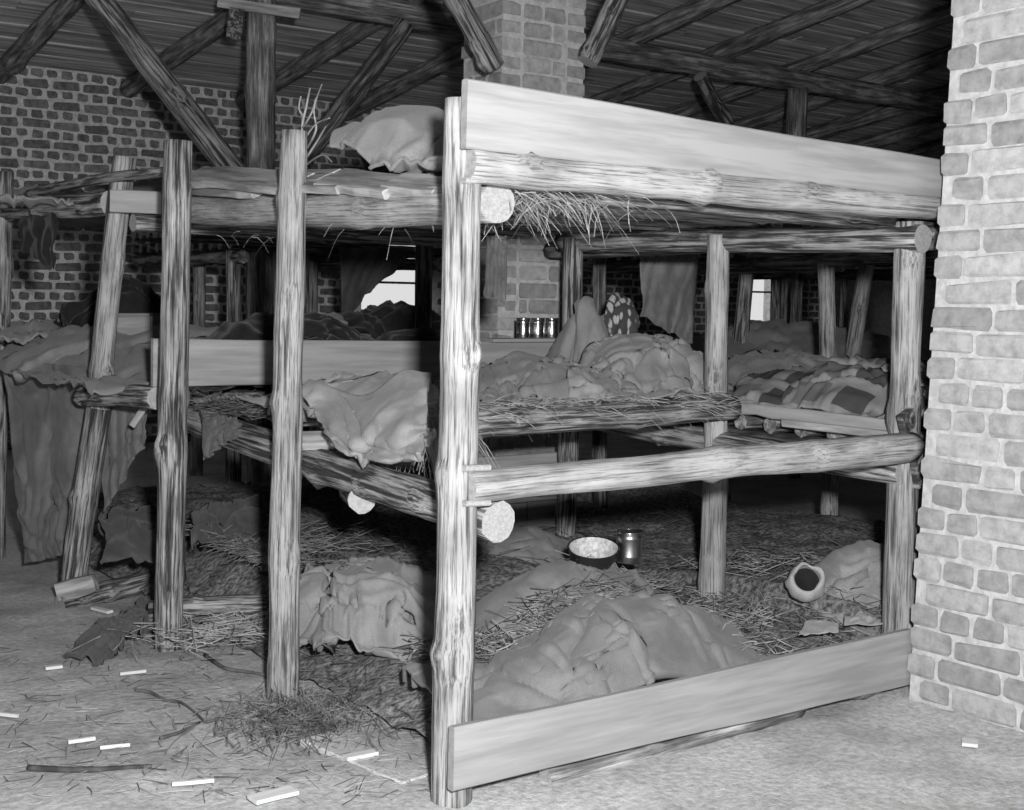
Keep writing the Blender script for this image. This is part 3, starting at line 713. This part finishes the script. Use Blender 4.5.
heap('blanket', [P(100, 590, Z=.1)[:2], P(170, 590, Z=.1)[:2], P(190, 490, Z=.25)[:2], P(100, 490, Z=.25)[:2]], surf(.12, mound(P(145, 540, Z=.25).x, P(145, 540, Z=.25).y, .7, .6, .2)), M_WOOL3, 'dark bedding on the ground just right of the leaning post', 'blanket', 1.15, 36, 12, 80, .02, wr=.035, wf=3)
# sack by right end
cs = P(862, 585, Y=.35)
heap('sack', [(cs.x-.28, .08), (cs.x+.25, .06), (cs.x+.32, .65), (cs.x-.2, .65)], bedsurf(mound(cs.x, .35, .27, .30, .30, .4)), M_SACK, 'pale sack of bedding in the right end of the lowest deck', 'sack', 1.1, 36, 13, 70, .014, wr=.016)
# middle deck
ZM = .985
def mp(px, py, Y, rx, ry, base, rot=.6, pw=2.0):
    p = P(px, py, Y=Y); return mound(p.x, p.y, rx, ry, p.z-base, rot, pw)
mmA = mp(530, 366, 1.25, .32, .36, ZM); mmB = mp(635, 345, 1.2, .33, .27, ZM, .3); pk = P(587, 301, Y=1.62)
def mmC(x, y):
    q = np.clip(1-np.sqrt(((x-pk.x)/.13)**2+((y-pk.y)/.24)**2), 0, 1); return (pk.z-ZM)*q**.8
mmD = mp(622, 306, 1.72, .20, .16, ZM, -.6); mmZ = mp(590, 305, 1.62, .15, .2, ZM)
heap('blanket', [(.58, .80), (1.22, .80), (1.75, 1.72), (1.15, 1.78)], surf(ZM, mmA, mmB), M_WOOL, 'crumpled grey blanket at the left of the middle deck, below the three tin cups', 'blanket', 1.22, 56, 15, 80, .03)
heap('coat', [(1.12, .82), (1.78, .82), (2.08, 1.42), (1.52, 1.62)], surf(ZM+.015, mmA, mmB), M_WOOL2, 'heaped grey coat in the middle of the middle deck left of the end post', 'coat', 1.22, 56, 16, 80, .03)
heap('cloth', [(1.55, 1.36), (1.86, 1.38), (1.95, 1.74), (1.62, 1.80)], surf(ZM+.02, mmC), M_WOOL2, 'peaked fold of grey cloth leaning on the thin post by the tin cups', 'cloth', 1.06, 26, 17, 60, .012)
heap('quilt', [(1.82, 1.52), (2.12, 1.5), (2.2, 1.9), (1.9, 1.95)], surf(ZM+.02, mmD), M_QUILT, 'mottled patterned quilt behind the grey coat', 'quilt', 1.06, 28, 18, 60, .012)
heap('blanket', [(1.72, .95), (2.05, .92), (2.4, 1.4), (2.0, 1.5)], surf(ZM+.01, mp(668, 352, 1.2, .22, .25, ZM)), M_SACK, 'pale twisted blanket just left of the second end post', 'blanket', 1.2, 36, 19, 80, .03)
# checked blanket in the neighbouring bunk
heap('checked_blanket', [(2.03, .02), (3.0, .1), (3.0, 1.0), (2.03, .93)], surf(.96, mound(2.42, .42, .42, .42, .19, .3), mound(2.3, .8, .3, .3, .12)), M_PLAID, 'checked dark and grey blanket on the middle deck next to the brick pillar', 'blanket', 1.12, 52, 21, 80, .02)
heap('blanket', [(2.4, 1.1), (3.6, 1.0), (3.6, 2.0), (2.4, 2.0)], surf(.96, mound(3.0, 1.5, .5, .4, .16)), M_WOOL, 'grey bedding behind the checked blanket', 'blanket', 1.15, 36, 22, 70, .02)
heap('blanket', [(4.4, 2.5), (6.2, 2.4), (6.2, 4.5), (4.4, 4.5)], surf(1.02, mound(5.2, 3.4, .8, .9, .2)), M_WOOL, 'low bedding in the farther bunk under the narrow bright window', 'blanket', 1.15, 36, 23, 60, .03)
# hanging blanket over the middle beam
a = P(312, 388, X=.12); b_ = P(428, 372, X=.45)
G = quad_grid(P(304, 396, X=.14), P(430, 384, X=.34), P(424, 458, X=.04), P(332, 446, X=.0), 40, 44)
X = G.copy(); u = np.linspace(0, 1, 40)[:, None]; v = np.linspace(0, 1, 44)[None, :]
fn = np.array((-F0.x, -F0.y, 0.))
bulge = .10*np.sin(np.pi*u)*np.sin(np.pi*np.clip(v*1.1, 0, 1))
fold = np.zeros((40, 44))
for i in range(40):
    for j in range(44):
        uu, vv = i/39, j/43
        s = uu*1.2+vv*.75
        fold[i, j] = .030*math.sin(s*9+1.5*nz(uu*2, vv*2, 4))*(1-vv*.5)+.035*nz(uu*3.2, vv*4, 7)+.012*nz(uu*9, vv*9, 1)
X += (bulge+fold)[..., None]*fn
X[..., 2] += (.03*np.sin(u*8+.6)*(1-v))+(-.045*np.sin(np.pi*u)*v)
X = wrinkle(X, .017, 3.4, 21, 1.7, -F0)
cloth_obj('blanket', X, M_WOOL2, 'grey blanket hanging over the middle beam just left of the tall corner post', 'blanket', thick=.016, sub=0)
heap('blanket', [(.10, .82), (.62, .82), (.75, 1.5), (.1, 1.6)], surf(ZM-.005, mound(.42, 1.1, .30, .3, .12)), M_WOOL2, 'grey blanket heaped before the pale partition board', 'blanket', 1.2, 40, 25, 80, .02)
# dark rag over the beam by the second post
hang('rag', P(203, 408, X=.02), P(240, 420, X=.02), (.20, .06), M_WOOL3, 'dark rag drooping from the middle beam beside loose boards', 'rag', nu=20, nv=22, seed=3, steps=60)
# upper deck sack
cS = P(395, 165, X=.35)
heap('sack', [P(335, 178, X=.12)[:2], P(448, 178, X=.16)[:2], (cS.x+.75, cS.y-.15), (cS.x+.35, cS.y+.55)], surf(1.80, mound(P(418, 150, X=.42).x, P(418, 150, X=.42).y, .40, .34, .235, -.6), mound(P(365, 160, X=.3).x, P(365, 160, X=.3).y, .22, .24, .10)), M_WOOL2, 'stuffed grey sack lying on the upper deck behind the tall corner post', 'sack', 1.06, 48, 27, 70, .012, thick=.012, wr=.016, wf=3.0)
# left bunk bedding
def lq(px, py, z): v = P(px, py, Z=z); return (v.x, v.y)
heap('blanket', [(-.22, 2.3), (1.6, 2.3), (1.8, 4.7), (-.25, 4.7)], surf(.99, mound(.5, 3.2, .6, .8, .16), mound(.2, 3.6, .5, .5, .2)), M_WOOL, 'grey bedding on the middle deck of the left bunk', 'blanket', 1.12, 44, 29, 70, .025)
hang('blanket', P(4, 362, d=dD+.55), P(110, 366, d=dD+.10), (.98, .85), M_WOOLM, 'long dark grey blanket hanging to the floor left of the leaning post', 'blanket', nu=44, nv=48, seed=5, low=.03, amp=.06, freq=2.1, taper=.22, wr=.015)
hang('blanket', P(104, 408, d=dD-.12+.25), P(150, 400, d=dD-.35+.25), (.48, .16), M_WOOLM, 'short hanging end of blanket just right of the leaning post', 'blanket', nu=22, nv=26, seed=8, steps=70)
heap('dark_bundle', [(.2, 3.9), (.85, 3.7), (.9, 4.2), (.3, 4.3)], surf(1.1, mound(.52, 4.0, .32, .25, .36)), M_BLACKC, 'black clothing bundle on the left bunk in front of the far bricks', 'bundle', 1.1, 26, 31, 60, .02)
heap('pillow', [lq(-8, 338, 1.18), lq(58, 336, 1.18), lq(56, 324, 1.18), lq(-8, 326, 1.18)], surf(1.15, mound(*lq(22, 332, 1.18), .5, .35, .05)), M_SACK, 'flat pale pillow at the far left of the left bunk', 'pillow', 1.04, 24, 32, 50, .01)
heap('cloth', [lq(-20, 186, 1.88), lq(70, 188, 1.88), (.9, 5.2), (.2, 5.6)], surf(1.80, mound(.25, 4.3, .5, .8, .10)), M_WOOL, 'flat grey cloth on the upper deck of the left bunk', 'cloth', 1.08, 30, 33, 60, .02)
heap('cloth', [(.1, 3.0), (.9, 2.9), (1.1, 3.9), (.2, 4.1)], surf(1.80, mound(.6, 3.4, .5, .5, .16)), M_WOOL3, 'dark cloth heaped on the upper deck right behind the leaning post', 'cloth', 1.1, 32, 34, 60, .02)
hang('rag', P(20, 206, d=dD+.75), P(58, 206, d=dD+.45), (.22, .3), M_BLACKC, 'black rag dangling under the upper edge of the left bunk', 'rag', nu=18, nv=20, seed=9, steps=60)
# bedding on the middle deck behind the partition
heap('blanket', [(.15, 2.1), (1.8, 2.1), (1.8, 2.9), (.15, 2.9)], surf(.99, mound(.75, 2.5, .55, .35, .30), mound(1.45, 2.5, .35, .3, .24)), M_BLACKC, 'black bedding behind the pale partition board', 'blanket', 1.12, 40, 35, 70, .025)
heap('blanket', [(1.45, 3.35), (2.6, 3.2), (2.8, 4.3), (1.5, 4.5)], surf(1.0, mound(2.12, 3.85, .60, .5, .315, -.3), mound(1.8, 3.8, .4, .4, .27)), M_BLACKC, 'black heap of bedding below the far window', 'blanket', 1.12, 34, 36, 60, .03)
heap('sack', [P(312, 345, d=7.0)[:2], P(345, 345, d=7.0)[:2], P(345, 340, d=7.5)[:2], P(312, 340, d=7.5)[:2]], surf(1.10, mound(P(328, 340, d=7.2).x, P(328, 340, d=7.2).y, .2, .25, .18)), M_SACK, 'small grey sack in front of the thin far post near the window', 'sack', 1.15, 24, 37, 60, .015)
far_h = [(P(340, 246, Y=5.04), P(412, 250, Y=5.04), (.50, .03), M_WOOL3, 'dark blanket slung diagonally across the left part of the far window'),
         (P(640, 254, Y=2.26), P(697, 254, Y=2.26), (.34, .50), M_WOOL, 'grey blanket hung as a curtain to the left of the second end post')]
for i, (a, b_, ln, m_, lb) in enumerate(far_h):
    hang('hanging_blanket', a, b_, ln, m_, lb, 'blanket', nu=26, nv=26, seed=40+i, amp=.025, freq=1.3)
hang('rag', P(487, 236, d=4.6), P(507, 236, d=4.6), (.20, .24), M_WOOL3, 'dark rag hanging under the upper deck just right of the tall corner post', 'rag', nu=14, nv=22, seed=12, steps=60)
# dark cloth on the ground
heap('cloth', [P(66, 652, Z=.03)[:2], P(100, 660, Z=.03)[:2], P(172, 620, Z=.03)[:2], P(150, 600, Z=.03)[:2]], surf(.012, mound(P(125, 632, Z=.03).x, P(125, 632, Z=.03).y, .3, .3, .05)), M_WOOL3, 'dark cloth lying on the dirt between the leaning post and its neighbour', 'cloth', 1.12, 36, 41, 60, .012)

# ================================================================== UTENSILS
def can(name, r, h, loc, label, cat='cup', mat=None, group=None, rim=True, tilt=0):
    root = empty(name, loc, label, cat, group)
    t = .0015
    bo = lathe('body', [(r*.97, 0), (r, .004), (r, h*.2), (r*1.012, h*.22), (r, h*.24), (r, h*.78), (r*1.012, h*.8), (r, h*.82), (r, h), (r-t, h), (r-t, .006), (.0005, .006)], mat or M_TIN, root, loc)
    lathe('rim', [(r-.001, h-.003), (r+.003, h-.002), (r+.003, h+.002), (r-.001, h+.002)], M_TIN, bo, loc, cap=False)
    return root
for i, (px, lb) in enumerate([(523, 'shiny tin cup on the ledge, the left one of three'), (537.5, 'shiny tin cup on the ledge, between two others'), (551.5, 'shiny tin cup on the ledge, nearest the thin post')]):
    p = P(px, 339, Y=YD); can('tin_cup', .033, .095, (p.x, YD, 1.217), lb, group='tin cups on the partition ledge')
p = P(536, 503, Y=YD-.04); can('tin_canister', .032, .10, (p.x, YD-.045, .446), 'narrow tin canister on the low ledge behind the middle rail', 'canister')
pb = P(593, 556, d=5.15); pb.z = .335
br = empty('bowl', pb, 'dark enamel bowl with a bright inside, on the bedding left of the mug', 'bowl')
tb = Matrix.Rotation(.24, 4, R0)
lathe('bowl_body', [(.045, 0), (.072, .014), (.094, .05), (.102, .086), (.105, .090), (.1005, .088)], M_ENAM, br, pb, rot=tb)
lathe('bowl_lining', [(.001, .012), (.045, .013), (.068, .026), (.088, .055), (.0985, .089)], M_TINB, br, pb, rot=tb, cap=False)
pm = P(629, 556, d=5.2); pm.z = .35
mr = can('tin_mug', .052, .125, pm, 'shiny dark tin mug standing on the bedding beside the bowl', 'mug', M_TIND)
# ================================================================== SMALL THINGS
# box on the left bunk
pbx = P(118, 338, d=6.6)
bxo = empty('wooden_box', pbx, 'small wooden box on the left bunk, seen between the leaning post and its neighbour', 'box')
e = P(151, 338, d=6.6)
board('front_panel', (pbx+Vector((0, 0, .055))), (e+Vector((0, 0, .055))), .11, .02, M_PLANK2, bxo, seed=1)
board('side_panel', (pbx+Vector((0, 0, .055))), (pbx+F0*.2+Vector((0, 0, .055))), .11, .02, M_PLANK2, bxo, seed=2)
board('side_panel', (e+Vector((0, 0, .055))), (e+F0*.2+Vector((0, 0, .055))), .11, .02, M_PLANK2, bxo, seed=3)
board('back_panel', (pbx+F0*.2+Vector((0, 0, .055))), (e+F0*.2+Vector((0, 0, .055))), .11, .02, M_PLANK2, bxo, seed=3)
board('lid', (pbx+F0*.1+Vector((0, 0, .118))), (e+F0*.1+Vector((0, 0, .118))), .24, .015, M_PLANK2, bxo, up=F0, seed=3)
# pouch on the right of the lowest deck
pp = P(802, 583, Y=.42)
lathe('pouch', [(.03, 0), (.06, .01), (.075, .05), (.070, .09), (.06, .105), (.05, .10), (.058, .08), (.06, .05), (.04, .02), (.001, .018)], M_PALEC, None, (pp.x, pp.y, pp.z-.02), rot=Matrix.Rotation(1.0, 4, R0))
po = C.objects['pouch']; tag(po, 'pale open cloth pouch with a dark hollow in the straw near the sack', 'pouch')
for v in po.data.vertices: v.co = v.co*(1+.22*nz(v.co.x*22, v.co.y*22, v.co.z*22+2))
lathe('pouch_hollow_shade', [(.001, .045), (.035, .05), (.052, .085)], M_BLACKC, po, (pp.x, pp.y, pp.z-.02), rot=Matrix.Rotation(1.0, 4, R0))  # black lining paints in the shade inside the open pouch
for i, (q, lb) in enumerate([([(800, 632), (838, 628), (836, 620), (806, 622)], 'crumpled pale paper on the bedding near the right end of the lower board'), ([(846, 622), (882, 622), (872, 614), (846, 610)], 'bent white paper beside the pale sack')]):
    heap('paper', [P(*k, Z=.22)[:2] for k in q], surf(.20), M_PALEC, lb, 'paper', 1.06, 14, 51+i, 40, .01, thick=.002, wr=.012, wf=12)
# straw
def on_bed(x0, x1, y0, y1, *ms, lift=.012):
    def s(rg):
        x, y = rg.uniform(x0, x1), rg.uniform(y0, y1); h = bed_h(x, y)
        for m in ms: h = max(h, .1+float(m(np.array(x), np.array(y))))
        return (x, y, h+lift+rg.uniform(0, .03))
    return s
straw('straw', 1900, on_bed(.35, 1.75, .40, .76, m1, m2, lift=.03), (.06, .20), .0022, M_STRAW, 1, 'band of loose straw behind the front blanket mound', az=.3, spread=.7)
straw('straw', 900, on_bed(1.2, 2.6, .0, 1.3, m1, m2), (.05, .16), .002, M_STRAW, 2, 'loose straw at the right end of the lowest deck')
straw('straw', 1200, on_bed(.35, 1.75, .40, .78, m1, m2, lift=.03), (.05, .18), .002, M_STRAWD, 31, 'dark stalks mixed in the straw band behind the front mound', az=.4, spread=.8)
straw('straw', 1400, on_bed(.12, 3.0, .0, 2.3), (.05, .2), .002, M_STRAWD, 3, 'dark stalks scattered through the lowest bedding')
straw('straw', 260, lambda rg: (.14+abs(rg.gauss(0, .22)), rg.uniform(-.12, .2), 1.72+rg.uniform(-.04, .01)), (.06, .17), .0018, M_STRAW, 4, 'straw drooping under the long top rail by the corner post', az=.2, spread=1.4, droop=.5)
straw('straw', 500, lambda rg: (rg.uniform(.25, 1.9), rg.uniform(.74, .92), 1.0+rg.uniform(-.02, .03)), (.06, .18), .002, M_STRAW, 5, 'straw along the edge of the middle deck', az=0.2, spread=.8, droop=.25)
straw('straw', 300, lambda rg: (rg.uniform(.3, .5), rg.uniform(.66, .84), .98+rg.uniform(-.04, .03)), (.08, .2), .002, M_STRAW, 51, 'tuft of straw hanging off the middle deck next to the corner post', az=-1.7, spread=.6, droop=.8)
ps = P(238, 420, X=.1)
straw('straw', 420, lambda rg: (ps.x+rg.uniform(-.1, .25), ps.y+rg.uniform(-.22, .22), .94+rg.uniform(0, .06)), (.06, .17), .002, M_STRAWD, 6, 'dark straw piled on the middle beam beside the loose boards')
pf = P(310, 715, Z=.02)
straw('twig_heap', 900, lambda rg: (pf.x+rg.gauss(0, .14), pf.y+rg.gauss(0, .13), .012+abs(rg.gauss(0, .014))), (.06, .2), .0017, M_TWIG, 7, 'heap of fine dark twigs on the dirt in front of the second post', 'twigs', az=1.0, spread=.5)
pf2 = P(240, 630, Z=.05)
straw('straw', 500, lambda rg: (pf2.x+rg.gauss(0, .2), pf2.y+rg.gauss(0, .15), .05+abs(rg.gauss(0, .03))), (.05, .18), .0025, M_STRAW, 8, 'trampled straw between the two left posts')
def floor_pt(rg):
    p = P(rg.uniform(0, 460), rg.uniform(625, 800), Z=0); return (p.x, p.y, gz(p.x, p.y)+.008)
pg = P(232, 555, Z=.3)
straw('straw', 700, lambda rg: (lambda x, y: (x, y, max(bed_h(x, y), .30)+rg.uniform(0, .05)))(max(.3, pg.x+rg.gauss(.1, .25)), pg.y+rg.gauss(0, .25)), (.06, .2), .002, M_TWIG, 81, 'dull stalks over the dark bedding between the two left posts')
straw('straw', 420, floor_pt, (.03, .12), .0014, M_STRAW, 9, 'thin scattered straw on the trodden dirt floor', tilt=.08)
straw('twig_heap', 260, floor_pt, (.03, .10), .0016, M_STRAWD, 10, 'fine dark litter scattered on the dirt floor', 'twigs', tilt=.08)
straw('straw', 14, lambda rg: (P(rg.uniform(210, 440), 224, X=.1).x, P(rg.uniform(210, 440), 224, X=.1).y, 1.63+rg.uniform(-.02, .03)), (.03, .09), .0016, M_STRAW, 11, 'wisps hanging under the upper side beam', droop=.9)
# dry branch standing on the upper deck
pt = lambda a: P(*a, X=.32)
bb = empty('dry_branch', pt((305, 170)), 'dry branching twig standing up on the upper deck near the second post', 'branch')
for k, pts in enumerate([[(302, 176), (306, 150), (302, 128), (306, 108), (310, 88)], [(306, 150), (316, 130), (314, 108), (322, 84)], [(304, 140), (316, 124), (330, 118)], [(305, 160), (318, 140), (326, 126)], [(303, 128), (312, 112), (316, 98)], [(306, 165), (322, 155), (332, 162)], [(304, 118), (299, 108), (301, 96)]]):
    stick('stem' if k == 0 else 'twig', [pt(q) for q in pts], .007 if k == 0 else .005, M_STRAW, parent=bb, segs=5)
# twigs, chips and paper on the floor
tw = [([(135, 690), (150, 692), (165, 700), (180, 702), (195, 712), (205, 722)], .006, 'forked dark twig on the dirt left of the twig heap'),
      ([(205, 722), (225, 718), (250, 714), (268, 710)], .005, 'dark twig reaching toward the foot of the second post'),
      ([(160, 738), (180, 732), (200, 722)], .006, 'pale-ended twig slanting across the dirt'),
      ([(28, 768), (80, 770), (120, 768), (152, 766)], .010, 'long thin stick lying on the dirt at lower left'),
      ([(205, 655), (225, 668), (250, 672), (270, 676)], .008, 'curved dark stick between the two left posts'),
      ([(370, 680), (385, 700), (398, 712)], .007, 'short dark stick on the dirt near the corner post')]
for pts, r, lb in tw:
    stick('stick', [P(a, b_, Z=.012) for a, b_ in pts], r, M_STRAWD, lb, 'stick')
ch = [((45, 668), (62, 666), .03, 'flat pale wood chip below the hanging blanket'), ((94, 608), (110, 612), .035, 'white wood chip at the foot of the leaning post'), ((120, 674), (146, 671), .012, 'thin pale splinter in front of the dark cloth'), ((68, 742), (95, 738), .012, 'thin pale splinter on open dirt, upper of two'), ((100, 748), (130, 745), .012, 'thin pale splinter on open dirt, lower of two'), ((172, 784), (214, 780), .014, 'long pale splinter near the bottom edge'), ((252, 800), (294, 790), .06, 'bright white wood scrap at the bottom edge of the floor'), ((0, 714), (18, 716), .012, 'thin pale splinter at the far left edge of the floor'), ((345, 758), (376, 752), .035, 'pale flat offcut beside the twig heap'), ((962, 742), (978, 744), .06, 'pale pebble-like offcut on the floor by the brick pillar')]
for i, (a, b_, w_, lb) in enumerate(ch):
    p0, p1 = P(*a, Z=.016), P(*b_, Z=.016)
    o = board('wood_chip', p0, p1, w_, .012, M_CHIP, None, up=F0, seed=60+i, wob=.004, ragged=.006); tag(o, lb, 'wood chip')
for i, (q, lb) in enumerate([([(330, 745), (415, 790), (440, 760), (380, 715)], 'flat board half buried in the dirt in front of the corner post')]):
    a, b_ = P(322, 748, Z=-.004), P(425, 792, Z=-.004)
    o = board('buried_board', a+Vector((.09, .09, 0)), b_+Vector((.09, .09, 0)), .26, .03, M_DIRT, None, up=(1, .9, 0), seed=80, ragged=.02); tag(o, lb, 'board')
# stone in the corner by the pillar
pst = P(878, 700, Z=.0)
V = []; Fc = []
bm = bmesh.new(); bmesh.ops.create_icosphere(bm, subdivisions=3, radius=1)
for v in bm.verts:
    n_ = 1+.25*nz(v.co.x*1.5, v.co.y*1.5, v.co.z*1.5+3); v.co = Vector((v.co.x*.13*n_, v.co.y*.09*n_, v.co.z*.07*n_))
me = bpy.data.meshes.new('stone'); bm.to_mesh(me); bm.free(); me.materials.append(M_DARKLOG)
o = bpy.data.objects.new('stone', me); place(o, Matrix.Translation(Vector((PX0-.12, -.06, .05)))); tag(o, 'dark stone under the end of the lower board against the brick pillar', 'stone')
